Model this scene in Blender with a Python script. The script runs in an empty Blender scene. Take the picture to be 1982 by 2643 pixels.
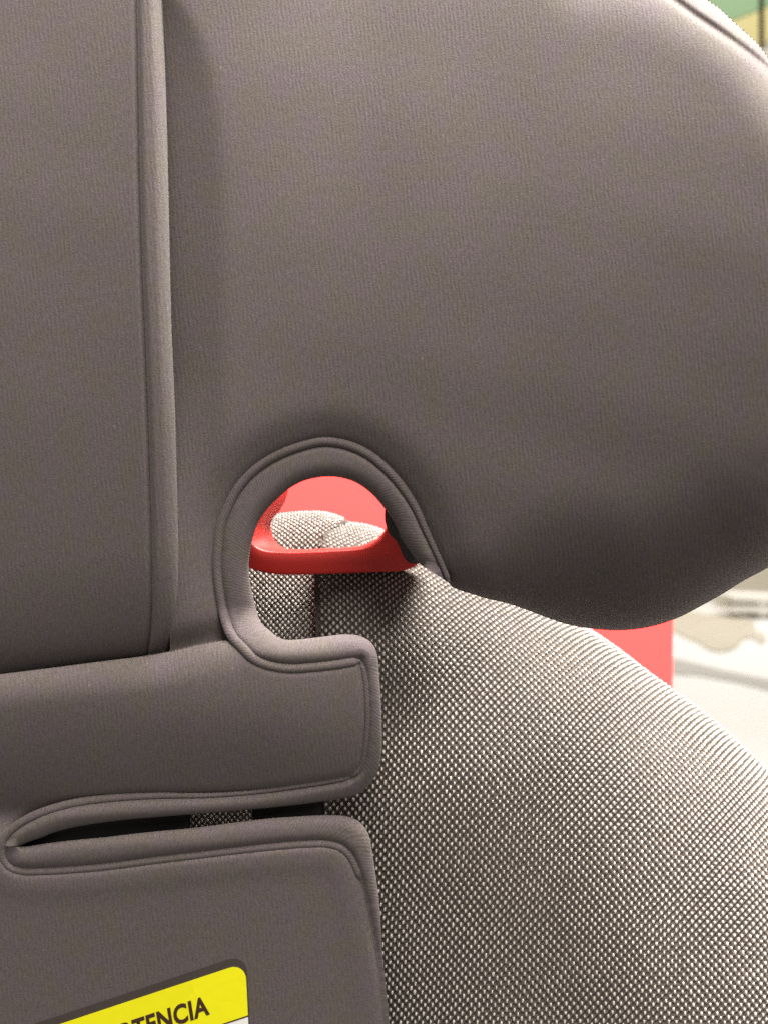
import bpy, math, random
import numpy as np
from mathutils import Vector
from mathutils.geometry import delaunay_2d_cdt

# ------------------------------------------------------------------ camera, world, lamps, exposure
SC = bpy.context.scene
S = 0.000126            # metres per photo pixel on the plane of the headrest cover
DPX = 2381.0            # camera distance to that plane in the same pixel unit (0.30 m)
CX, CY = 991.0, 1321.5
cam = bpy.data.cameras.new('camera')
cam_ob = bpy.data.objects.new('camera', cam)
SC.collection.objects.link(cam_ob)
cam_ob.location = (0, -DPX * S, 0)
cam_ob.rotation_euler = (math.radians(90), 0, 0)
cam.sensor_fit = 'VERTICAL'
cam.lens = 4.3
cam.sensor_height = 4.3 * 2643.0 / DPX
cam.sensor_width = cam.sensor_height * 1982.0 / 2643.0
cam.clip_start = 0.01
cam.clip_end = 100
cam.dof.use_dof = True
cam.dof.focus_distance = 0.30
cam.dof.aperture_fstop = 1.5
SC.camera = cam_ob

world = bpy.data.worlds.new('World')
SC.world = world
world.use_nodes = True
world.node_tree.nodes['Background'].inputs[0].default_value = (1.0, 0.93, 0.86, 1)
world.node_tree.nodes['Background'].inputs[1].default_value = 0.33

def lamp(name, loc, target, size, power, col, size_y=None):
    l = bpy.data.lights.new(name, 'AREA')
    l.energy = power; l.color = col; l.size = size
    if size_y: l.shape = 'RECTANGLE'; l.size_y = size_y
    o = bpy.data.objects.new(name, l)
    SC.collection.objects.link(o)
    o.location = loc
    o.rotation_euler = (Vector(target) - Vector(loc)).to_track_quat('-Z', 'Y').to_euler()
    return o
lamp('ceiling_lamp', (0.32, -0.58, 1.70), (0, 0.05, 0), 1.3, 90, (1.0, 0.92, 0.84))
lamp('rear_ceiling_lamp', (0.48, 0.30, 1.65), (0.08, 0.05, 0), 0.8, 205, (1.0, 0.95, 0.88))
lamp('front_fill_light', (0.9, -2.4, 1.9), (0, 0, 0), 1.2, 60, (1.0, 0.94, 0.88))  # added fill from the front, softens the dark undersides
lamp('shop_floor_lamp', (3.2, 7.2, 3.6), (3.2, 8.0, -1), 3.0, 270, (1.0, 0.98, 0.95))
lamp('wall_fill_light', (4.0, 7.0, 7.6), (4.0, 10.4, 5.6), 1.5, 90, (1.0, 0.97, 0.92))  # added light, only to brighten the green and yellow panels

SC.view_settings.view_transform = 'Standard'
SC.view_settings.look = 'None'
SC.view_settings.exposure = 0.0
SC.view_settings.gamma = 1.0
SC.render.engine = 'CYCLES'
SC.cycles.use_denoising = False

# ------------------------------------------------------------------ helpers
rng = np.random.default_rng(7)
random.seed(7)
COL = SC.collection

def ss(a, b, x):
    t = np.clip((np.asarray(x, float) - a) / (b - a), 0, 1)
    return t * t * (3 - 2 * t)

def P(px, py, h):
    """photo pixel (px, py) and height h (pixels towards the lens) -> world metres"""
    px, py, h = np.broadcast_arrays(np.asarray(px, float), np.asarray(py, float), np.asarray(h, float))
    f = (DPX - h) / DPX * S
    return np.stack([(px - CX) * f, -h * S, (CY - py) * f], -1)

def at(px, py, dist):
    return Vector(((px - CX) * dist / DPX, dist - DPX * S, (CY - py) * dist / DPX))

def smooth(pts, step=4.0, closed=False):
    """Catmull-Rom through pts, resampled evenly"""
    p = np.array(pts, float)
    n = len(p)
    out = []
    for i in range(n if closed else n - 1):
        if closed:
            a, b, c, d = p[(i - 1) % n], p[i], p[(i + 1) % n], p[(i + 2) % n]
        else:
            b, c = p[i], p[i + 1]
            a = p[i - 1] if i > 0 else 2 * b - c
            d = p[i + 2] if i + 2 < n else 2 * c - b
        # centripetal parametrisation
        t0 = 0; t1 = t0 + max(np.linalg.norm(b - a), 1e-6) ** .5
        t2 = t1 + max(np.linalg.norm(c - b), 1e-6) ** .5; t3 = t2 + max(np.linalg.norm(d - c), 1e-6) ** .5
        for t in np.linspace(t1, t2, 12, endpoint=False):
            A1 = (t1 - t) / (t1 - t0) * a + (t - t0) / (t1 - t0) * b
            A2 = (t2 - t) / (t2 - t1) * b + (t - t1) / (t2 - t1) * c
            A3 = (t3 - t) / (t3 - t2) * c + (t - t2) / (t3 - t2) * d
            B1 = (t2 - t) / (t2 - t0) * A1 + (t - t0) / (t2 - t0) * A2
            B2 = (t3 - t) / (t3 - t1) * A2 + (t - t1) / (t3 - t1) * A3
            out.append((t2 - t) / (t2 - t1) * B1 + (t - t1) / (t2 - t1) * B2)
    if not closed: out.append(p[-1])
    else: out.append(out[0])
    out = np.array(out)
    s = np.concatenate([[0], np.cumsum(np.linalg.norm(np.diff(out, axis=0), axis=1))])
    m = max(int(round(s[-1] / step)), 2)
    q = np.linspace(0, s[-1], m + 1)
    r = np.stack([np.interp(q, s, out[:, 0]), np.interp(q, s, out[:, 1])], -1)
    return r[:-1] if closed else r

def resample(p, n):
    p = np.array(p, float)
    s = np.concatenate([[0], np.cumsum(np.linalg.norm(np.diff(p, axis=0), axis=1))])
    q = np.linspace(0, s[-1], n)
    return np.stack([np.interp(q, s, p[:, k]) for k in range(p.shape[1])], -1)

def dist(pts, line, closed=False, full=False):
    """distance of pts to polyline; full: also arc length of the foot and the side (cross product sign)"""
    pts = np.asarray(pts, float)
    L = np.asarray(line, float)
    if not full and not closed and len(L) > 60: L = np.vstack([L[:-1:2], L[-1:]])
    if closed: L = np.vstack([L, L[:1]])
    a, b = L[:-1], L[1:]
    ab = b - a
    ll = np.maximum((ab ** 2).sum(1), 1e-9)
    cum = np.concatenate([[0], np.cumsum(np.sqrt(ll))])
    D = np.empty(len(pts)); A = np.empty(len(pts)); SG = np.empty(len(pts)); F = np.empty((len(pts), 2))
    for i in range(0, len(pts), 4000):
        q = pts[i:i + 4000]
        ap = q[:, None] - a[None]
        t = np.clip((ap * ab[None]).sum(2) / ll[None], 0, 1)
        f = a[None] + t[..., None] * ab[None]
        d2 = ((q[:, None] - f) ** 2).sum(2)
        k = d2.argmin(1); r = np.arange(len(q))
        D[i:i + 4000] = np.sqrt(d2[r, k])
        if full:
            A[i:i + 4000] = cum[k] + t[r, k] * np.sqrt(ll[k])
            SG[i:i + 4000] = np.sign(ab[k, 0] * ap[r, k, 1] - ab[k, 1] * ap[r, k, 0])
            F[i:i + 4000] = f[r, k]
    return (D, A, SG, F) if full else D

def inside(pts, poly):
    x, y = pts[:, 0], pts[:, 1]
    r = np.zeros(len(pts), bool)
    q = np.roll(poly, -1, axis=0)
    for (x0, y0), (x1, y1) in zip(poly, q):
        if y0 == y1: continue
        c = ((y0 > y) != (y1 > y)) & (x < (x1 - x0) * (y - y0) / (y1 - y0) + x0)
        r ^= c
    return r

def link(name, me, mat, parent=None, smooth_shade=True):
    if mat: me.materials.append(mat)
    if smooth_shade: me.shade_smooth()
    o = bpy.data.objects.new(name, me)
    COL.objects.link(o)
    if parent: o.parent = parent
    return o

def mesh(name, co, faces, mat, parent=None, uv=None, sm=True):
    me = bpy.data.meshes.new(name)
    me.from_pydata([tuple(c) for c in co], [], [tuple(int(i) for i in f) for f in faces])
    if uv is not None:
        lay = me.uv_layers.new(name='UVMap')
        vi = np.empty(len(me.loops), np.int32); me.loops.foreach_get('vertex_index', vi)
        lay.data.foreach_set('uv', np.asarray(uv, np.float32)[vi].ravel())
    me.update()
    return link(name, me, mat, parent, sm)

def empty(name, label, cat, loc=(0, 0, 0), group=None):
    o = bpy.data.objects.new(name, None); COL.objects.link(o)
    o.location = loc; o['label'] = label; o['category'] = cat
    o.empty_display_size = 0.02
    if group: o['group'] = group
    return o

def tag(o, label, cat, group=None):
    o['label'] = label; o['category'] = cat
    if group: o['group'] = group
    return o

def panel(name, outline, hfun, mat, parent, grid=9.0, rings=(), ringlines=(), thick=30, uvfun=None):
    """A padded sheet of fabric: outline in photo pixels, hfun gives its height; solid, with rim and back."""
    poly = []
    src = np.array(outline, float)
    for a_, b_ in zip(src, np.roll(src, -1, axis=0)):          # no long straight edges
        m = max(int(np.linalg.norm(b_ - a_) / 14), 1)
        poly += [a_ + (b_ - a_) * k / m for k in range(m)]
    poly = np.array(poly)
    lo, hi = poly.min(0), poly.max(0)
    gx, gy = np.meshgrid(np.arange(lo[0], hi[0], grid), np.arange(lo[1], hi[1], grid * .87))
    gx = gx + (np.arange(gx.shape[0]) % 2)[:, None] * grid * .5
    pts = np.stack([gx.ravel(), gy.ravel()], -1)
    extra = []
    for ln in ringlines:                                      # denser rows alongside seams and edges
        ln = np.asarray(ln)
        tn = np.gradient(ln, axis=0); tn /= np.maximum(np.linalg.norm(tn, axis=1), 1e-9)[:, None]
        nn = np.stack([-tn[:, 1], tn[:, 0]], -1)
        for r in rings:
            for sg in (-1, 1):
                c = ln + sg * r * nn
                extra.append(c[dist(c, ln) > r * .93])
    if extra:
        ex = np.vstack(extra)
        mx = max(rings)
        keep = np.ones(len(pts), bool)
        for ln in ringlines: keep &= dist(pts, ln) > mx + 2
        pts = np.vstack([pts[keep], ex])
    pts = pts[inside(pts, poly)]
    pts = pts[dist(pts, poly, True) > (0.5 if rings else grid * .4)]
    n = len(poly)
    allp = np.vstack([poly, pts])
    res = delaunay_2d_cdt([Vector(p) for p in allp], [(i, (i + 1) % n) for i in range(n)], [], 1, 1e-4)
    v2 = np.array([(v.x, v.y) for v in res[0]]); tris = [tuple(t) for t in res[2]]
    # boundary loop indices in the output
    orig = {}
    for i, os_ in enumerate(res[3]):
        for k in os_: orig[k] = i
    loop = [orig[i] for i in range(n)]
    h = hfun(v2)
    co = P(v2[:, 0], v2[:, 1], h)
    uv = (uvfun(v2) if uvfun else v2) / 100.0
    # orient towards the camera (-y)
    a, b, c = tris[len(tris) // 2]
    nrm = np.cross(co[b] - co[a], co[c] - co[a])
    flip = nrm[1] > 0
    faces = [t[::-1] if flip else t for t in tris]
    base = len(co)
    co = np.vstack([co, P(v2[:, 0], v2[:, 1], h - thick)]); uv = np.vstack([uv, uv + .37])
    area = .5 * np.sum(poly[:, 0] * np.roll(poly[:, 1], -1) - np.roll(poly[:, 0], -1) * poly[:, 1])
    faces += [tuple(base + i for i in t[::-1]) for t in faces]
    for i in range(n):
        j = (i + 1) % n
        q = (loop[i], loop[j], base + loop[j], base + loop[i])
        faces.append(q if area < 0 else q[::-1])
    return mesh(name, co, faces, mat, parent, uv)

def tube(name, line, hfun, rad, mat, parent, seg=10, lift=0.0):
    line = np.asarray(line, float)
    h = hfun(line) + lift
    n = len(line)
    rr = np.full(n, float(rad)) if np.isscalar(rad) else np.asarray(rad, float)
    k = np.arange(n)
    rr = rr * np.clip(np.minimum(k, n - 1 - k) / 6.0 + .25, 0, 1)
    c = P(line[:, 0], line[:, 1], h)
    t = np.gradient(c, axis=0); t /= np.linalg.norm(t, axis=1)[:, None]
    up = np.tile([0, -1.0, 0], (n, 1))
    sd = np.cross(t, up); sd /= np.linalg.norm(sd, axis=1)[:, None]
    up = np.cross(sd, t)
    co = []; uv = []; arc = np.concatenate([[0], np.cumsum(np.linalg.norm(np.diff(line, axis=0), axis=1))])
    for i in range(n):
        for j in range(seg):
            a = 2 * math.pi * j / seg
            co.append(c[i] + (sd[i] * math.cos(a) + up[i] * math.sin(a)) * rr[i] * S)
            uv.append((arc[i] / 100, rr[i] * a / 100))
    faces = []
    for i in range(n - 1):
        for j in range(seg):
            a, b = i * seg + j, i * seg + (j + 1) % seg
            faces.append((a, b, b + seg, a + seg))
    faces.append(tuple(range(seg))[::-1]); faces.append(tuple((n - 1) * seg + j for j in range(seg)))
    return mesh(name, co, faces, mat, parent, uv)

# ------------------------------------------------------------------ materials
class NT:
    def __init__(s, name):
        s.m = bpy.data.materials.new(name); s.m.use_nodes = True
        s.t = s.m.node_tree; s.b = s.t.nodes['Principled BSDF']
    def n(s, typ, **k):
        nd = s.t.nodes.new(typ)
        for a, v in k.items():
            if a.startswith('i_'):
                key = a[2:]; key = int(key) if key.isdigit() else key.replace('_', ' ')
                nd.inputs[key].default_value = v
            else: setattr(nd, a, v)
        return nd
    def l(s, a, b): s.t.links.new(a, b)
    def math(s, op, a, b=None, c=None):
        nd = s.t.nodes.new('ShaderNodeMath'); nd.operation = op
        for i, x in enumerate((a, b, c)):
            if x is None: continue
            if isinstance(x, (int, float)): nd.inputs[i].default_value = x
            else: s.l(x, nd.inputs[i])
        return nd.outputs[0]

def plain(name, col, rough=.5, spec=.5, noise=0.0, scale=60):
    t = NT(name)
    t.b.inputs['Base Color'].default_value = (*col, 1)
    t.b.inputs['Roughness'].default_value = rough
    t.b.inputs['Specular IOR Level'].default_value = spec
    if noise:
        nz = t.n('ShaderNodeTexNoise', i_Scale=scale, i_Detail=3.0)
        tc = t.n('ShaderNodeTexCoord'); t.l(tc.outputs['Object'], nz.inputs['Vector'])
        mx = t.n('ShaderNodeMix', data_type='RGBA')
        mx.inputs[6].default_value = (*[c * (1 - noise) for c in col], 1)
        mx.inputs[7].default_value = (*[min(c * (1 + noise), 1) for c in col], 1)
        t.l(nz.outputs[0], mx.inputs[0]); t.l(mx.outputs[2], t.b.inputs['Base Color'])
    return t.m

def knit(name, rib=11.0, angle=0.10, strength=.27, hem=False):
    """charcoal ribbed knit: fine wales, loop grain, faint tint drift, lint specks"""
    t = NT(name)
    uv = t.n('ShaderNodeUVMap')
    mp = t.n('ShaderNodeMapping'); mp.inputs['Rotation'].default_value = (0, 0, angle)
    t.l(uv.outputs[0], mp.inputs[0])
    sep = t.n('ShaderNodeSeparateXYZ'); t.l(mp.outputs[0], sep.inputs[0])
    # wobble the wales a little
    wob = t.n('ShaderNodeTexNoise', i_Scale=2.2, i_Detail=2.0); t.l(mp.outputs[0], wob.inputs['Vector'])
    u = t.math('ADD', sep.outputs[0], t.math('MULTIPLY', wob.outputs[0], .10))
    wave = t.math('SINE', t.math('MULTIPLY', u, 2 * math.pi * 100 / rib))
    # loops along the wale: anisotropic noise
    st = t.n('ShaderNodeMapping'); st.inputs['Scale'].default_value = (1, .30, 1); st.inputs['Rotation'].default_value = (0, 0, .25); t.l(mp.outputs[0], st.inputs[0])
    gr = t.n('ShaderNodeTexNoise', i_Scale=17.0, i_Detail=3.0, i_Roughness=.65); t.l(st.outputs[0], gr.inputs['Vector'])
    gr2 = t.n('ShaderNodeTexNoise', i_Scale=22.0, i_Detail=2.0); t.l(mp.outputs[0], gr2.inputs['Vector'])
    mod = t.n('ShaderNodeTexNoise', i_Scale=.9, i_Detail=1.0); t.l(mp.outputs[0], mod.inputs['Vector'])
    wamp = t.math('MULTIPLY', wave, t.math('MULTIPLY', mod.outputs[0], .55 if not hem else .9))
    hgt = t.math('ADD', wamp, t.math('ADD', t.math('MULTIPLY', gr.outputs[0], 1.6), t.math('MULTIPLY', gr2.outputs[0], 1.2)))
    bp = t.n('ShaderNodeBump', i_Strength=strength, i_Distance=.00032); t.l(hgt, bp.inputs['Height'])
    t.l(bp.outputs[0], t.b.inputs['Normal'])
    # colour
    hue = t.n('ShaderNodeTexNoise', i_Scale=1.3, i_Detail=2.0); t.l(uv.outputs[0], hue.inputs['Vector'])
    mx = t.n('ShaderNodeMix', data_type='RGBA')
    mx.inputs[6].default_value = (.096, .079, .084, 1); mx.inputs[7].default_value = (.094, .081, .073, 1)
    rp = t.n('ShaderNodeMapRange', i_1=.38, i_2=.62); t.l(hue.outputs[0], rp.inputs[0]); t.l(rp.outputs[0], mx.inputs[0])
    mul = t.n('ShaderNodeMix', data_type='RGBA', blend_type='MULTIPLY'); mul.inputs[0].default_value = 1
    g = t.math('ADD', 1.0, t.math('ADD', t.math('MULTIPLY', t.math('SUBTRACT', gr2.outputs[0], .5), .9), t.math('ADD', t.math('MULTIPLY', t.math('SUBTRACT', gr.outputs[0], .5), .8), t.math('MULTIPLY', wamp, .10))))
    t.l(mx.outputs[2], mul.inputs[6]); t.l(g, mul.inputs[7])
    # lint: sparse pale specks
    vo = t.n('ShaderNodeTexVoronoi', i_Scale=3.2); vo.feature = 'F1'
    vm = t.n('ShaderNodeMapping'); vm.inputs['Rotation'].default_value = (0, 0, .6); vm.inputs['Scale'].default_value = (1, .35, 1)
    t.l(uv.outputs[0], vm.inputs[0]); t.l(vm.outputs[0], vo.inputs['Vector'])
    sel = t.math('GREATER_THAN', t.n('ShaderNodeSeparateColor').outputs[0], .84)
    sc_ = [x for x in t.t.nodes if x.bl_idname == 'ShaderNodeSeparateColor'][0]
    t.l(vo.outputs['Color'], sc_.inputs[0])
    lint = t.math('MULTIPLY', t.math('LESS_THAN', vo.outputs['Distance'], .045), sel)
    lm = t.n('ShaderNodeMix', data_type='RGBA'); lm.inputs[7].default_value = (.20, .18, .165, 1)
    t.l(t.math('MULTIPLY', lint, .7), lm.inputs[0]); t.l(mul.outputs[2], lm.inputs[6])
    t.l(lm.outputs[2], t.b.inputs['Base Color'])
    t.b.inputs['Roughness'].default_value = .85
    t.b.inputs['Specular IOR Level'].default_value = .16
    t.b.inputs['Sheen Weight'].default_value = .12
    t.b.inputs['Sheen Roughness'].default_value = .45
    t.b.inputs['Sheen Tint'].default_value = (1, .95, .9, 1)
    return t.m

def weave_ground():
    t = NT('woven_ground')
    uv = t.n('ShaderNodeUVMap')
    sep = t.n('ShaderNodeSeparateXYZ'); t.l(uv.outputs[0], sep.inputs[0])
    # one float per lattice cell, rows offset by half: dark ground threads run round each float
    w1 = t.math('COSINE', t.math('MULTIPLY', sep.outputs[0], 2 * math.pi))
    w2 = t.math('COSINE', t.math('MULTIPLY', sep.outputs[1], math.pi))
    w3 = t.math('SINE', t.math('MULTIPLY', t.math('ADD', t.math('MULTIPLY', sep.outputs[0], 2.0), sep.outputs[1]), 2 * math.pi))
    nz = t.n('ShaderNodeTexNoise', i_Scale=2.6, i_Detail=3.0); t.l(uv.outputs[0], nz.inputs['Vector'])
    hg = t.math('ADD', t.math('ADD', t.math('MULTIPLY', w1, w2), t.math('MULTIPLY', w3, .35)), t.math('MULTIPLY', nz.outputs[0], 1.3))
    bp = t.n('ShaderNodeBump', i_Strength=.8, i_Distance=.0003); t.l(hg, bp.inputs['Height']); t.l(bp.outputs[0], t.b.inputs['Normal'])
    mx = t.n('ShaderNodeMix', data_type='RGBA')
    mx.inputs[6].default_value = (.035, .028, .024, 1); mx.inputs[7].default_value = (.125, .105, .092, 1)
    rp = t.n('ShaderNodeMapRange', i_1=-.4, i_2=1.6); t.l(hg, rp.inputs[0]); t.l(rp.outputs[0], mx.inputs[0])
    t.l(mx.outputs[2], t.b.inputs['Base Color'])
    t.b.inputs['Roughness'].default_value = .8
    t.b.inputs['Specular IOR Level'].default_value = .3
    return t.m

M_KNIT = knit('charcoal_knit')
M_HEM = knit('charcoal_knit_hem', rib=7.5, angle=.45, strength=.15, hem=True)
M_PIPE = knit('charcoal_knit_piping', rib=7.0, angle=.6, strength=.24, hem=True)
M_GROUND = weave_ground()
M_THREAD = plain('white_thread', (.47, .435, .395), .65, .3, .30, 1500)
M_RED = plain('red_plastic', (.43, .017, .012), .42, .35)
M_BLACK = plain('black_plastic', (.012, .011, .011), .5, .4)
M_BOARD = plain('red_board', (.80, .042, .041), .8, .04, .03, 6)

# ------------------------------------------------------------------ traced curves (photo pixels)
SEAM_ARCH = smooth([(1160, 1506), (1143, 1464), (1121, 1416), (1097, 1364), (1077, 1318), (1053, 1277), (1027, 1242), (993, 1206), (950, 1172), (902, 1150),
    (838, 1140), (775, 1153), (719, 1175), (679, 1198), (643, 1228), (612, 1266), (588, 1313), (570, 1364), (563, 1416), (561, 1468),
    (566, 1520), (575, 1571), (587, 1615), (601, 1645), (627, 1673), (655, 1700), (687, 1715), (743, 1725), (806, 1722), (860, 1716), (930, 1705)])
SEAM_TABSIDE = smooth([(930, 1705), (939, 1735), (945, 1779), (947, 1820), (947, 1865), (944, 1905), (938, 1950), (927, 1985), (905, 2006)])
SEAM_SLOT = smooth([(905, 2006), (850, 2017), (791, 2026), (671, 2043), (538, 2053), (400, 2054), (300, 2060), (200, 2072), (130, 2090), (80, 2110), (40, 2135),
    (15, 2160), (6, 2185)])
SEAM_FLAP = smooth([(6, 2185), (10, 2214), (28, 2237), (60, 2248), (120, 2248), (200, 2243), (286, 2235), (392, 2221), (500, 2208), (600, 2196), (700, 2185), (790, 2178),
    (845, 2178), (880, 2188), (903, 2210), (918, 2240), (934, 2282), (946, 2330), (956, 2380), (966, 2430), (975, 2480), (984, 2550), (991, 2615), (998, 2700), (1003, 2760)])
EDGE_A = smooth([(1088, 1459), (1077, 1449), (1051, 1413), (1034, 1386), (1020, 1354), (993, 1313), (958, 1273), (922, 1247), (886, 1234), (846, 1230), (806, 1235), (775, 1245),
    (747, 1261), (719, 1285), (691, 1313), (671, 1341), (657, 1376), (647, 1420), (643, 1468), (648, 1512), (659, 1558), (668, 1592), (677, 1610),
    (697, 1627), (719, 1645), (738, 1651), (771, 1650), (834, 1643), (890, 1637), (924, 1640), (949, 1651), (964, 1666), (974, 1692), (978, 1737), (983, 1799), (985, 1861), (986, 1911),
    (984, 1948), (977, 1986), (961, 2016), (940, 2039), (912, 2054), (875, 2063), (825, 2070), (745, 2080), (664, 2088), (570, 2096), (443, 2106), (316, 2117), (240, 2127),
    (185, 2137), (140, 2149), (105, 2163), (75, 2173), (54, 2183)])
EDGE_B = smooth([(54, 2185), (75, 2184), (120, 2177), (196, 2168), (271, 2161), (362, 2150), (500, 2137), (600, 2124), (700, 2112), (760, 2108), (844, 2104), (895, 2107), (925, 2119), (946, 2142),
    (955, 2166), (962, 2205), (970, 2259), (977, 2310), (983, 2385), (987, 2459), (993, 2519), (999, 2579), (1005, 2643), (1012, 2760)])
CREASE = smooth([(-160, 1760), (0, 1740), (130, 1724), (253, 1708), (380, 1692), (449, 1679), (517, 1663), (575, 1653), (596, 1652)])
WING_LOW = smooth([(1160, 1513), (1188, 1524), (1220, 1534), (1256, 1545), (1300, 1555), (1350, 1571), (1410, 1594), (1466, 1612), (1527, 1623), (1584, 1627), (1640, 1624), (1696, 1613), (1752, 1593),
    (1808, 1564), (1865, 1532), (1921, 1497), (1982, 1464), (2060, 1405), (2120, 1330)], 6)
WING_RIGHT = smooth([(2120, 1330), (2170, 1200), (2200, 1000), (2200, 760), (2165, 520), (2100, 330), (2040, 225), (1982, 148), (1950, 108), (1914, 74), (1887, 50), (1856, 22), (1815, -8),
    (1740, -62), (1650, -112), (1560, -150)], 6)
GROOVE = smooth([(2050, 1380), (2105, 1200), (2130, 1000), (2130, 770), (2105, 560), (2060, 350), (2010, 220), (1982, 180), (1925, 131), (1854, 80), (1796, 41), (1739, 0), (1660, -48), (1600, -82), (1530, -112)], 6)
PAD_SEAM = smooth([(355, -160), (355, 0), (357, 120), (360, 300), (363, 480), (370, 720), (380, 960), (388, 1200), (393, 1400), (394, 1560), (390, 1630), (382, 1690)], 6)
WELT_EDGE = smooth([(421, -160), (421, 0), (430, 240), (436, 480), (444, 840), (454, 1080), (460, 1320), (463, 1490), (461, 1580), (453, 1640), (440, 1681)], 6)

# ------------------------------------------------------------------ heights of the cover
ARCH_ONLY = SEAM_ARCH[:int(len(SEAM_ARCH) * .74)]
OUTER = np.vstack([WING_LOW, WING_RIGHT[1:]])
_w = np.random.default_rng(3)
_K = [(k * math.cos(a), k * math.sin(a), f) for k, a, f in zip(_w.uniform(.006, .03, 14), _w.uniform(0, 6.28, 14), _w.uniform(0, 6.28, 14))]
def und(p, amp):
    # slow unevenness of stuffed cloth
    return amp / 2.6 * sum(np.sin(p[:, 0] * a + p[:, 1] * b + f) for a, b, f in _K)
_J = list(zip(_w.uniform(.05, .28, 9), _w.uniform(0, 6.28, 9)))
def pucker(a):
    # irregular gathers along a seam
    return sum(np.sin(a * k + f) for k, f in _J) / 3.0
def h_wing_raw(p):
    x, y = p[:, 0], p[:, 1]
    r = 110 * np.log1p(np.exp(np.clip((x - 600) / 110, -30, 30)))
    h = .20 * r + .00009 * r * r
    w = .35 + .65 * ss(420, 1000, x)
    h = h - .00017 * (y - 980) ** 2 * w
    xb = 455 + 124 * (1 - np.exp(-np.maximum(y, -60) / 150))
    e = xb - x
    fold = 9 * np.log1p(np.exp(np.clip(e / 9, -30, 30)))        # strip beside the pad turns away along a soft fold
    return h - .42 * np.minimum(fold, 170) * ss(1500, 950, y) + und(p, .9)
def h_wing(p):
    x, y = p[:, 0], p[:, 1]
    h = h_wing_raw(p)
    d = dist(p, ARCH_ONLY)
    h = h - 26 * np.exp(-(d / 58) ** 2) - 13 * np.exp(-(d / 15) ** 2)
    dw = dist(p, OUTER)
    R = 45 + 275 * ss(1060, 1560, x)
    R = R * (1 - .60 * ss(1500, 300, y) * ss(1000, 1900, x))
    q = np.clip(1 - dw / (R * 1.3), 0, 1)
    h = h - R * (1 - np.sqrt(np.maximum(1 - q ** 2.7, 0)))
    dg = dist(p, GROOVE)
    h = h - 16 * np.exp(-(dg / 10) ** 2)
    # tuck in at the crease under the column
    dc = dist(p, CREASE)
    h = h - 26 * np.exp(-(dc / 40) ** 2)
    return h
def crease_drop(p, R, drop):
    q = np.clip(1 - dist(p, CREASE) / R, 0, 1)
    return drop * (1 - np.sqrt(np.maximum(1 - q * q, 0)))
def h_pad(p):
    h = 88 - .00012 * (p[:, 1] - 900) ** 2 - crease_drop(p, 280, 85)
    d = dist(p, PAD_SEAM)
    return h - 17 * np.exp(-(d / 7) ** 2) + und(p, .8) - .24 * np.maximum(420 - p[:, 0], 0)
def h_welt(p):
    h = 90 - .00012 * (p[:, 1] - 900) ** 2 - crease_drop(p, 270, 85)
    d = dist(p, PAD_SEAM)
    h = h - 17 * np.exp(-(d / 7) ** 2) 
    q = np.clip(1 - dist(p, WELT_EDGE) / 36, 0, 1)
    return h - 90 * (1 - np.sqrt(np.maximum(1 - q * q, 0)))
def h_tab_raw(p):
    x, y = p[:, 0], p[:, 1]
    h = 62 - .10 * np.maximum(500 - x, 0) - 78 * (np.maximum(y - 1750, 0) / 270) ** 2
    return h - 55 * (np.maximum(x - 680, 0) / 300) ** 2
def h_low(p):
    x, y = p[:, 0], p[:, 1]
    h = -6 - .13 * np.maximum(y - 2180, 0) - .10 * np.maximum(500 - x, 0)
    return h - 50 * (np.maximum(x - 600, 0) / 400) ** 2
def h_base(p):
    y = p[:, 1]
    a = ss(1560, 1700, y)
    b = ss(2000, 2110, y)
    hw = h_wing_raw(p) - 24
    return (hw * (1 - a) + h_tab_raw(p) * a) * (1 - b) + h_low(p) * b
SEAMS_A = np.vstack([SEAM_ARCH, SEAM_TABSIDE[1:], SEAM_SLOT[1:]])
def hem_h(edge, seam):
    def f(p):
        h = h_base(p)
        ds, ar, _, _ = dist(p, seam, full=True); de = dist(p, edge)
        h = h - 20 * np.exp(-(ds / 12) ** 2) + .5 * pucker(ar) * np.exp(-(ds / 20) ** 2)
        q = np.clip(1 - de / 32, 0, 1)
        h = h + 3 * np.exp(-((de - 38) / 22) ** 2) - 28 * (1 - np.sqrt(np.maximum(1 - q * q, 0)))
        return h
    return f
def hem_uv(seam):
    def f(p):
        d, a, s, _ = dist(p, seam, full=True)
        return np.stack([a, d], -1)
    return f
def h_tab(p):
    h = h_tab_raw(p) - crease_drop(p, 95, 62)
    b = ss(2080, 2185, p[:, 1])
    h = h * (1 - b) + h_low(p) * b
    d = np.minimum(dist(p, SEAMS_A), 1e9)
    return h - 15 * np.exp(-(d / 11) ** 2) + und(p, .8) + .4 * pucker(p[:, 0] + p[:, 1]) * np.exp(-(d / 20) ** 2)
def h_flap(p):
    d = dist(p, SEAM_FLAP)
    return h_low(p) + .4 * pucker(p[:, 0] + p[:, 1]) * np.exp(-(d / 20) ** 2) - 14 * np.exp(-(d / 11) ** 2) + 4 * np.exp(-((d - 45) / 30) ** 2)

# ------------------------------------------------------------------ the seat
seat = empty('child_car_seat', 'charcoal fabric child car seat with padded headrest wing and speckled woven side bolster', 'car seat', (0, 0.02, -0.17))
def under(o):
    o.matrix_parent_inverse = seat.matrix_basis.inverted()
    return o
seat_inv = None
bpy.context.view_layer.update()
def part(o):
    o.parent = seat
    o.matrix_parent_inverse = seat.matrix_basis.inverted()
    return o

R1 = (1, 2.5, 4.5, 7, 10, 14, 19, 25, 32, 40)
R0 = (3, 7, 12, 18, 25)
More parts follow.
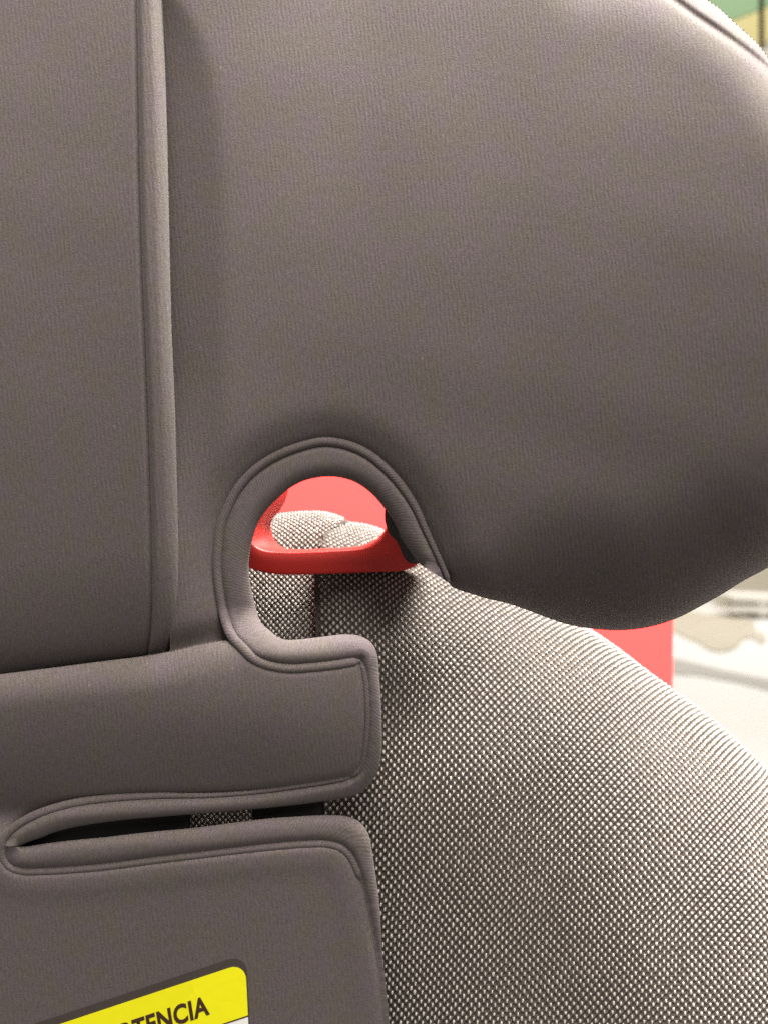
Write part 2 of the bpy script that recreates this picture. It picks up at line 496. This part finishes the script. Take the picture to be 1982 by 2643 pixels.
# centre pad and its welt
pad_poly = np.vstack([[(-160, -160)], PAD_SEAM, CREASE[::-1][(CREASE[::-1][:, 0] < 378)]])
pad = part(panel('centre_pad', pad_poly, h_pad, M_KNIT, None, 11, R0, [PAD_SEAM, CREASE], 60))
welt_poly = np.vstack([PAD_SEAM, WELT_EDGE[::-1]])
welt = panel('edge_welt', welt_poly, h_welt, M_KNIT, pad, 8, R1[:9], [WELT_EDGE, PAD_SEAM], 60)
# wing panel with the column beside the opening
left = np.array([(405, -160), (405, 200), (418, 800), (432, 1300), (440, 1682)], float)
left = smooth(left, 12)
cr = CREASE[(CREASE[:, 0] > 446)]
arch = SEAM_ARCH[::-1]
i0 = int(np.argmin(((arch - np.array((600, 1648))) ** 2).sum(1)))
wing_poly = np.vstack([left, cr, arch[i0:], WING_LOW[1:], WING_RIGHT[1:]])
wing = part(panel('wing_panel', wing_poly, h_wing, M_KNIT, None, 12, R0, [SEAM_ARCH, WING_LOW, WING_RIGHT, GROOVE, CREASE], 60))
# strap under the opening, and the flap with the warning label
j0 = int(np.argmin(((SEAM_ARCH - np.array((600, 1650))) ** 2).sum(1)))
tab_poly = np.vstack([CREASE, SEAM_ARCH[j0 + 1:], SEAM_TABSIDE[1:], SEAM_SLOT[1:], [(-160, 2185)]])
strap = part(panel('lower_strap', tab_poly, h_tab, M_KNIT, None, 10, R0, [SEAM_ARCH[j0:], SEAM_TABSIDE, SEAM_SLOT, CREASE], 40))
flap_poly = np.vstack([[(-160, 2186)], SEAM_FLAP, [(-160, 2760)]])
flap = part(panel('lower_flap', flap_poly, h_flap, M_KNIT, None, 10, R0, [SEAM_FLAP], 40))
# turned hems round the openings
hemA_poly = np.vstack([SEAMS_A, EDGE_A[::-1]])
panel('opening_hem', hemA_poly, hem_h(EDGE_A, SEAMS_A), M_HEM, wing, 7, R1, [EDGE_A], 26, hem_uv(SEAMS_A))
hemB_poly = np.vstack([SEAM_FLAP, EDGE_B[::-1]])
panel('flap_hem', hemB_poly, hem_h(EDGE_B, SEAM_FLAP), M_HEM, flap, 7, R1, [EDGE_B], 26, hem_uv(SEAM_FLAP))
# piping along the seams
def base_less(k): return lambda p: h_base(p) - k
n = len(SEAM_ARCH)
rad = 7 + 6 * ss(0, 90, np.arange(n))
tube('piping', SEAM_ARCH, base_less(11), rad, M_PIPE, wing)
tube('piping', SEAM_TABSIDE, base_less(15), 8, M_PIPE, strap)
n = len(SEAM_SLOT)
tube('piping', np.vstack([SEAM_SLOT, SEAM_FLAP[1:255]]), base_less(14), np.concatenate([6 + 6 * ss(60, 190, np.arange(n)), np.full(254, 11.)]), M_PIPE, flap)

# ------------------------------------------------------------------ woven backrest and bolster
SIL_B = smooth([(700, 1318), (824, 1335), (889, 1347), (952, 1356), (995, 1371), (1050, 1390), (1120, 1416), (1200, 1452), (1300, 1503), (1400, 1557), (1511, 1619), (1584, 1667), (1657, 1723), (1730, 1776), (1808, 1832), (1893, 1905),
    (1982, 1992), (2100, 2120), (2240, 2290), (2400, 2520), (2520, 2760)], 8)
SIL_P = smooth([(300, 1350), (500, 1338), (640, 1331), (703, 1329), (771, 1322), (825, 1321), (860, 1327), (900, 1345), (930, 1380)], 8)
CREASE_B = smooth([(905, 1325), (884, 1344), (858, 1370), (843, 1393), (832, 1430), (825, 1480), (824, 1640), (820, 1900), (815, 2200), (810, 2900)], 8)
def profile(segs, back=140):
    """cross-section by arc length: (radius, end angle) pieces, from the silhouette (angle 0) to the front"""
    ts, ds, hs = [0], [0], [0]
    phi = 0.0; dt = 2.0
    for R, end in segs:
        while phi < math.radians(end):
            phi += dt / R
            ts.append(ts[-1] + dt); ds.append(ds[-1] + math.sin(phi) * dt); hs.append(hs[-1] + math.cos(phi) * dt)
    for _ in range(900):
        phi += dt / 9000
        ts.append(ts[-1] + dt); ds.append(ds[-1] + math.sin(phi) * dt); hs.append(hs[-1] + math.cos(phi) * dt)
    R = segs[0][0]
    tb = np.arange(-back, 0, 4.0)
    ph = tb / R
    return (np.concatenate([tb, ts]), np.concatenate([R * (1 - np.cos(ph)), ds]), np.concatenate([R * np.sin(ph), hs]))

class Cloth:
    def __init__(s, sil, segs, h0, crease, side, hx=None, straight=False):
        s.sil = sil; s.T, s.D, s.H = profile(segs)
        s.off = s.T[-1] - s.D[-1]
        s.drop, s.dw = (26, 24) if straight else (150, 62)
        s.h0 = h0; s.crease = crease; s.side = side; s.hx = hx
        s.A = np.concatenate([[0], np.cumsum(np.linalg.norm(np.diff(sil, axis=0), axis=1))])
        tn = np.gradient(sil, axis=0)
        th = np.unwrap(np.arctan2(tn[:, 1], tn[:, 0]))
        c = np.polyfit(s.A / 1000, th, 2)
        s.th = np.zeros(len(th)) if straight else np.polyval(c, s.A / 1000)
    def foot(s, a):
        i = np.clip(a, 0, s.A[-1])
        q = np.stack([np.interp(i, s.A, s.sil[:, 0]), np.interp(i, s.A, s.sil[:, 1])], -1)
        th = np.interp(i, s.A, s.th)
        e0 = s.sil[1] - s.sil[0]; e1 = s.sil[-1] - s.sil[-2]
        q = q + np.where(a < 0, a, 0)[:, None] * e0 / np.linalg.norm(e0) + np.where(a > s.A[-1], a - s.A[-1], 0)[:, None] * e1 / np.linalg.norm(e1)
        return q, np.stack([-np.sin(th), np.cos(th)], -1)
    def map(s, flat):
        """flat cloth coordinates -> photo pixel and height"""
        d, a, sg, f = dist(flat, s.sil, full=True)
        def res(a):
            q, n = s.foot(a); w = flat - q
            return w[:, 0] * n[:, 1] - w[:, 1] * n[:, 0]
        for _ in range(8):
            r0 = res(a); r1 = (res(a + 6) - res(a - 6)) / 12
            a = a - np.clip(r0 / np.where(np.abs(r1) < .2, -.2, r1), -150, 150)
        f, nrm = s.foot(a)
        t = ((flat - f) * nrm).sum(1) + s.off
        dd = np.interp(t, s.T, s.D); hh = np.interp(t, s.T, s.H)
        img = f + nrm * dd[:, None]
        h = s.h0 + hh
        dc, _, sg, _ = dist(img, s.crease, full=True)
        h = h - (4 + s.drop * ss(1400, 1540, img[:, 1])) * np.exp(-(dc / s.dw)) - np.where(sg * s.side < 0, 2.0 * dc, 0)
        if s.hx: h = h + s.hx(img)
        return img, h, t
    def world(s, flat):
        i, h, t = s.map(flat)
        return P(i[:, 0], i[:, 1], h)
    def keep(s, img):
        d, a, sg, f = dist(img, s.crease, full=True)
        return (sg * s.side > 0) | (d < s.lap)

def build_cloth(name, cl, box, step, pitch, dot, keepfun, parent, ang=0.0):
    x0, y0, x1, y1 = box
    nx, ny = int((x1 - x0) / step) + 1, int((y1 - y0) / step) + 1
    pu, pv = pitch
    c, s_ = math.cos(ang), math.sin(ang)
    cx, cy = (x0 + x1) / 2, (y0 + y1) / 2
    def lat_uv(f):
        q = f - np.array([cx, cy])
        return np.stack([(q[:, 0] * c + q[:, 1] * s_) / pu, (-q[:, 0] * s_ + q[:, 1] * c) / pv], -1)
    gx, gy = np.meshgrid(np.linspace(x0, x1, nx), np.linspace(y0, y1, ny))
    flat = np.stack([gx.ravel(), gy.ravel()], -1)
    img, h, t = cl.map(flat)
    cl.lap = 20
    ok = (t > cl.T[0]) & cl.keep(img)
    cl.lap = 0
    co = P(img[:, 0], img[:, 1], h)
    idx = -np.ones(len(flat), int); idx[ok] = np.arange(ok.sum())
    G = idx.reshape(ny, nx)
    faces = []
    for j in range(ny - 1):
        for i in range(nx - 1):
            q = (G[j, i], G[j + 1, i], G[j + 1, i + 1], G[j, i + 1])
            if min(q) >= 0: faces.append(q)
    o = mesh(name, co[ok], faces, M_GROUND, None, lat_uv(flat[ok]))
    part(o)
    # pale thread floats on a staggered lattice
    pu, pv = pitch
    c, s_ = math.cos(ang), math.sin(ang)
    ii, jj = np.meshgrid(np.arange(-400, 400), np.arange(-500, 500))
    u = (ii + .5 * (jj % 2)) * pu; v = jj * pv
    cx, cy = (x0 + x1) / 2, (y0 + y1) / 2
    L = np.stack([(cx + u * c - v * s_).ravel(), (cy + u * s_ + v * c).ravel()], -1)
    L = L[(L[:, 0] > x0) & (L[:, 0] < x1) & (L[:, 1] > y0) & (L[:, 1] < y1)]
    L = L + rng.normal(0, .5, L.shape) + 1.6 * np.stack([np.sin(L[:, 1] * .021 + 1) + np.sin(L[:, 0] * .013 + L[:, 1] * .008), np.sin(L[:, 0] * .017 + 2) + np.sin(L[:, 1] * .011 - L[:, 0] * .01)], -1)
    img, h, t = cl.map(L)
    k = (t > -60) & cl.keep(img) & keepfun(img)
    L = L[k]
    n = len(L)
    e = 1.5
    ax = np.array([c, s_]); ay = np.array([-s_, c])
    C0 = cl.world(L); TX = (cl.world(L + ax * e) - cl.world(L - ax * e)) / (2 * e); TY = (cl.world(L + ay * e) - cl.world(L - ay * e)) / (2 * e)
    N = np.cross(TX, TY); N /= np.maximum(np.linalg.norm(N, axis=1), 1e-12)[:, None]
    N[N[:, 1] > 0] *= -1 if False else 1
    # outward = towards the lens where the cloth faces it
    s0 = np.sign((N * (C0 - np.array([0, .3, 0]))).sum(1))
    front = np.median(N[:, 1])
    if front > 0: N = -N
    wdt, lng, hgt = dot
    sw = rng.normal(1, .11, n); sl = rng.normal(1, .12, n); sh = rng.normal(1, .2, n)
    ring = [(math.cos(a), math.sin(a)) for a in np.linspace(0, 2 * math.pi, 8, endpoint=False)]
    V = []
    for fr, fh in ((1.0, -.15), (.86, .62), (.45, .95)):
        for (ca, sa) in ring:
            V.append(C0 + TX * (wdt * .5 * fr * ca * sw)[:, None] + TY * (lng * .5 * fr * np.sign(sa) * abs(sa) ** .8 * sl)[:, None] + N * (hgt * fh * sh * S)[:, None])
    V.append(C0 + N * (hgt * 1.05 * sh * S)[:, None])
    V = np.stack(V, 1)                                       # n, 25, 3
    fs = []
    for r in range(2):
        for j in range(8):
            a, b = r * 8 + j, r * 8 + (j + 1) % 8
            fs.append((a, b, b + 8)); fs.append((a, b + 8, a + 8))
    for j in range(8): fs.append((16 + j, 16 + (j + 1) % 8, 24))
    F = (np.array(fs)[None] + (np.arange(n) * 25)[:, None, None]).reshape(-1, 3)
    me = bpy.data.meshes.new('white_thread')
    me.vertices.add(n * 25); me.vertices.foreach_set('co', V.astype(np.float32).ravel())
    me.loops.add(len(F) * 3); me.loops.foreach_set('vertex_index', F.astype(np.int32).ravel())
    me.polygons.add(len(F)); me.polygons.foreach_set('loop_start', np.arange(0, len(F) * 3, 3, dtype=np.int32))
    me.update(calc_edges=True); me.validate()
    w = link('white_thread', me, M_THREAD, o)
    w['kind'] = 'stuff'
    return o

def ripple(p):
    x, y = p[:, 0], p[:, 1]
    return -130 * np.clip((1270 - x) / 340, 0, 1.25) ** 2 * ss(1620, 1900, y) - 14 * np.exp(-(((x - 1150) * .55 + (y - 1790) * -.2) / 150) ** 2 - (((x - 1150) * .3 + (y - 1760) * .6) / 90) ** 2)
bol = Cloth(SIL_B, [(560, 60), (900, 90), (1700, 106)], -705, CREASE_B, -1, ripple)
pan = Cloth(SIL_P, [(190, 60), (900, 84), (6000, 88)], -665, CREASE_B, 1, None, True)
def keep_b(i): return (i[:, 0] > 780) & (i[:, 0] < 2080) & (i[:, 1] < 2720) & ~((i[:, 0] < 880) & (i[:, 1] > 2170))
def keep_p(i): return (i[:, 0] > 480) & (i[:, 1] < 2230) & ~((i[:, 1] > 1720) & (i[:, 1] < 2010))
build_cloth('side_bolster', bol, (640, 900, 2500, 2800), 14, (21.2, 11.8), (5.8, 12.4, 3.3), keep_b, None, .03)
build_cloth('backrest_panel', pan, (-160, 1050, 1000, 2800), 14, (15.2, 8.4), (5.4, 10.0, 2.8), keep_p, None, .02)

# ------------------------------------------------------------------ red belt guide with black trim
NG = 120
o_f = resample(smooth([(585, 1130), (578, 1260), (575, 1370), (590, 1430), (640, 1464), (681, 1477), (730, 1483), (816, 1482), (907, 1479), (975, 1476), (1034, 1474), (1060, 1467), (1085, 1450), (1120, 1400), (1140, 1300), (1135, 1130)]), NG)
i_f = resample(smooth([(655, 1130), (642, 1240), (636, 1330), (640, 1375), (652, 1401), (667, 1413), (685, 1420), (735, 1424), (862, 1420), (934, 1414), (961, 1405), (984, 1389), (996, 1370), (1010, 1330), (1020, 1240), (1015, 1130)]), NG)
i_b = resample(smooth([(750, 1130), (747, 1240), (738, 1290), (721, 1321), (704, 1340), (700, 1362), (706, 1385), (718, 1404), (738, 1415), (862, 1414), (930, 1408), (957, 1399), (980, 1384), (993, 1366), (1008, 1330), (1018, 1240), (1013, 1130)]), NG)
o_b = o_f.copy()
HF, HB = -235, -420
secs = []
def mixp(a, b, f): return a * (1 - f) + b * f
for (q, h) in ((o_b, HB), (o_f, HF - 6), (mixp(o_f, i_f, .03), HF - 2), (mixp(o_f, i_f, .08), HF), (mixp(o_f, i_f, .92), HF), (mixp(o_f, i_f, .97), HF - 2), (i_f, HF - 7), (mixp(i_f, i_b, .5), (HF + HB) / 2), (i_b, HB)):
    secs.append(P(q[:, 0], q[:, 1], h))
K = len(secs)
co = np.stack(secs, 1).reshape(-1, 3)
faces = []
for i in range(NG - 1):
    for k in range(K):
        a, b = i * K + k, i * K + (k + 1) % K
        faces.append((a, a + K, b + K, b))
faces.append(tuple(range(K))); faces.append(tuple((NG - 1) * K + k for k in range(K))[::-1])
guide = part(mesh('belt_guide', co, faces, M_RED))
guide['label'] = 'glossy red plastic belt guide seen through the round opening'
trim_poly = np.vstack([smooth([(1000, 1290), (993, 1320), (995, 1352), (1007, 1379), (1024, 1398), (1034, 1419), (1043, 1440), (1055, 1452), (1074, 1454), (1095, 1452)]), smooth([(1110, 1430), (1080, 1360), (1040, 1290)])])
trim = panel('shell_edge', trim_poly, lambda p: -110 - 10 * np.exp(-(dist(p, trim_poly, True) / 6) ** 2), M_BLACK, None, 8, (2, 4, 7), [trim_poly], 40)
part(trim)

for x0_, x1_ in ((-150, 492), (652, 838)):  # black plates added behind the slot to stand in for its shade
    pl = np.array([(x0_, 2010), (x1_ - 14, 2010), (x1_, 2030), (x1_, 2225), (x1_ - 10, 2240), (x0_, 2240)], float)
    part(panel('slot_shade_plate', pl, lambda p: -118 - 8 * np.exp(-(dist(p, pl, True) / 8) ** 2), M_BLACK, None, 22, (3, 7), [], 26))

# ------------------------------------------------------------------ warning label on the flap
ang = math.radians(-18.4)
ca, sa = math.cos(ang), math.sin(ang)
LX, LY = 634.0, 2484.0           # where the two straight edges of the label would meet
def lab(u, v):
    """u to the left along the top edge, v downwards along the right edge"""
    return np.stack([LX - u * ca - v * 0.0 + v * .05, LY - u * sa + v * 1.0], -1)
def rr_poly(u0, v0, u1, v1, r, close_all=False):
    pts = []
    for k in np.linspace(0, math.pi / 2, 9):
        pts.append((u0 + r - r * math.cos(k), v0 + r - r * math.sin(k)))
    pts += [(u1, v0), (u1, v1), (u0, v1)]
    p = np.array(pts)
    return lab(p[:, 0], p[:, 1])
M_LBACK = plain('label_backing', (.058, .046, .041), .75, .2, .15, 900)
M_YEL = plain('label_yellow', (.82, .79, .006), .5, .3, .05, 300)
M_WHT = plain('label_white', (.80, .79, .77), .45, .4)
M_INK = plain('label_ink', (.05, .022, .012), .5, .3)
def flat_h(k): return lambda p: h_low(p) + k
def flat_shade(o):
    o.data.shade_flat(); return o
backing = part(flat_shade(panel('warning_label', rr_poly(-4, -22, 640, 330, 50), flat_h(.8), M_LBACK, None, 20, (), [], 1.5)))
backing['label'] = 'slanted yellow and white warning label with dark border'
flat_shade(panel('yellow_band', rr_poly(0, 0, 640, 138, 44), flat_h(2.6), M_YEL, backing, 20, (), [], 1.2))
flat_shade(panel('white_field', lab(np.array([-0., 640, 640, 0]), np.array([140.5, 140.5, 330, 330])), flat_h(2.6), M_WHT, backing, 20, (), [], 1.2))
flat_shade(panel('dividing_line', lab(np.array([-0., 640, 640, 0]), np.array([136.5, 136.5, 140.5, 140.5])), flat_h(3.1), M_INK, backing, 20, (), [], 1.0))
cu = bpy.data.curves.new('lettering', 'FONT')
cu.body = 'ADVERTENCIA'; cu.align_x = 'RIGHT'; cu.size = 1.0; cu.offset = .034; cu.space_character = 1.06; cu.resolution_u = 4
cu.shear = 0.0
tmp = bpy.data.objects.new('lettering_tmp', cu); COL.objects.link(tmp)
bpy.context.view_layer.update()
me = bpy.data.meshes.new_from_object(tmp.evaluated_get(bpy.context.evaluated_depsgraph_get()))
bpy.data.objects.remove(tmp)
cap = 0.69
v = np.empty(len(me.vertices) * 3, np.float32); me.vertices.foreach_get('co', v); v = v.reshape(-1, 3)
sc_y = 46.0 / cap; sc_x = 46.0 / cap * .83
u_ = v[:, 0] * sc_x; w_ = v[:, 1] * sc_y
bx, by = 540.0, 2617.0
px = bx + u_ * math.cos(ang) + w_ * -.16
py = by + u_ * math.sin(ang) - w_ * 1.0
hh = h_low(np.stack([px, py], -1)) + 3.4
me.vertices.foreach_set('co', P(px, py, hh).astype(np.float32).ravel()); me.update()
link('lettering', me, M_INK, backing, False)

# ------------------------------------------------------------------ what stands behind
def box_obj(name, corners_front, depth_vec, mat, parent=None):
    f = [Vector(c) for c in corners_front]; b = [c + Vector(depth_vec) for c in f]
    co = f + b; n = len(f)
    faces = [tuple(range(n)), tuple(range(2 * n - 1, n - 1, -1))]
    for i in range(n):
        j = (i + 1) % n
        faces.append((i, i + n, j + n, j))
    return mesh(name, co, faces, mat, parent, None, False)
db = 0.70
def lean(px, py, k=.55):
    # point on a board that leans back: farther away the higher it is
    d = db + 0.0
    for _ in range(12):
        d = db + k * ((CY - py) * d / DPX + .10)
    return at(px, py, d)
board = box_obj('display_board', [lean(1741, 1000), lean(1728, 2500), lean(330, 2500), lean(330, 1000)], (0, .018, -.009), M_BOARD)
tag(board, 'plain red display board standing behind the car seat', 'display board')

FLZ = -1.0
M_FLOOR = plain('white_floor', (.80, .785, .75), .35, .5, .04, 1.5)
M_BEIGE = plain('beige_rug', (.50, .45, .36), .9, .2, .06, 4)
M_GREY = plain('grey_strip', (.42, .40, .36), .6, .3)
M_WALL = plain('white_wall', (.82, .80, .74), .7, .3)
M_GREEN = plain('green_paint', (.38, .58, .33), .6, .3)
M_YELW = plain('yellow_paint', (.90, .80, .38), .6, .3)
M_POST = plain('dark_post', (.05, .035, .015), .5, .4)
M_TIMBER = plain('white_timber', (.80, .77, .70), .6, .3)
fl = mesh('floor', [(-14, .6, FLZ), (16, .6, FLZ), (16, 16, FLZ), (-14, 16, FLZ)], [(0, 1, 2, 3)], M_FLOOR, None, None, False)
fl['kind'] = 'structure'
def on_floor(px, py, up=0.0):
    dd = (FLZ + up) / (CY - py) * DPX
    return at(px, py, dd)
def floor_shape(name, pts, mat, th=.012, closed=True, step=8):
    q = smooth(pts, step, True) if closed else np.array(pts, float)
    top = [on_floor(x, y, th) for x, y in q]
    return box_obj(name, top, (0, 0, -th + .002), mat)
rug = floor_shape('rug', [(1700, 1600), (1760, 1640), (1800, 1657), (1830, 1675), (1868, 1680), (1900, 1668), (1920, 1646), (1945, 1648), (1962, 1660), (1977, 1650), (1970, 1634), (1950, 1628), (1944, 1604), (1925, 1588), (1890, 1583), (1830, 1585), (1750, 1575)], M_BEIGE)
tag(rug, 'beige wavy edged rug lying on the white floor', 'rug')
strip = floor_shape('floor_strip', [(1690, 1690), (1760, 1703), (1860, 1728), (2040, 1765), (2040, 1795), (1900, 1760), (1800, 1742), (1690, 1738)], M_GREY, .006, False)
tag(strip, 'pale grey strip running diagonally across the white floor', 'floor strip')
# low timber stand at the far right with a gap between its two boards
stand = empty('low_display_stand', 'low white slatted stand on the floor beyond the headrest wing', 'display stand', on_floor(1960, 1592))
bpy.context.view_layer.update()
ds_ = 8.6
for (ya, yb) in ((1540, 1556), (1566, 1582)):
    b = box_obj('board', [at(1888, ya - 4, ds_), at(1888, yb - 3, ds_), at(2300, yb + 14, ds_), at(2300, ya + 13, ds_)], (0, .5, 0), M_TIMBER)
    b.parent = stand; b.matrix_parent_inverse = stand.matrix_basis.inverted()
for xx in (1960, 2240):
    b = box_obj('leg', [at(xx, 1550, ds_ + .02), at(xx, 1592, ds_ + .02), at(xx + 18, 1592, ds_ + .02), at(xx + 18, 1550, ds_ + .02)], (0, .4, 0), M_TIMBER)
    b.parent = stand; b.matrix_parent_inverse = stand.matrix_basis.inverted()
dw = 10.5
wl = box_obj('wall', [at(-2500, -900, dw), at(-2500, 1545, dw), at(5000, 1545, dw), at(5000, -900, dw)], (0, .1, 0), M_WALL)
wl['kind'] = 'structure'
wn = box_obj('skirting_board', [at(1500, 1330, 10.46), at(1500, 1550, 10.46), at(2600, 1550, 10.46), at(2600, 1330, 10.46)], (0, .03, 0), M_BEIGE)
tag(wn, 'beige skirting board along the foot of the far wall', 'skirting board')
dp = 10.44
g = box_obj('painted_panel', [at(1500, -700, dp), at(1500, 120, dp), at(1880, 55, dp), at(1952, 27, dp), at(2050, -15, dp), at(2050, -700, dp)], (0, .04, 0), M_GREEN)
tag(g, 'green wall panel above the yellow one behind the wing', 'panel')
g = box_obj('painted_panel', [at(1500, 125, dp), at(1500, 420, dp), at(1900, 420, dp), at(1960, 130, dp), at(2020, 60, dp), at(2050, 20, dp), at(2050, -12, dp), at(1953, 30, dp), at(1881, 58, dp)], (0, .04, 0), M_YELW)
tag(g, 'yellow slanting wall panel below the green one', 'panel')
dpost = 7.0
post = empty('hanging_pole', 'thin dark hanging pole before the green and yellow wall', 'pole', at(1964, 740, dpost))
bpy.context.view_layer.update()
def cyl(name, x, d, r, z0, z1, mat, parent):
    c0 = at(x, CY, d)
    seg = 14
    co = [(c0.x + r * math.cos(2 * math.pi * k / seg), c0.y + r * math.sin(2 * math.pi * k / seg), z) for z in (z0, z1) for k in range(seg)]
    fc = [(k, (k + 1) % seg, seg + (k + 1) % seg, seg + k) for k in range(seg)] + [tuple(range(seg))[::-1], tuple(range(seg, 2 * seg))]
    o = mesh(name, co, fc, mat)
    o.parent = parent; o.matrix_parent_inverse = parent.matrix_basis.inverted()
cyl('pole', 1964, dpost, .019, at(1964, 720, dpost).z, 5.2, M_POST, post)
cyl('end_cap', 1964, dpost, .026, at(1964, 740, dpost).z, at(1964, 718, dpost).z, M_POST, post)
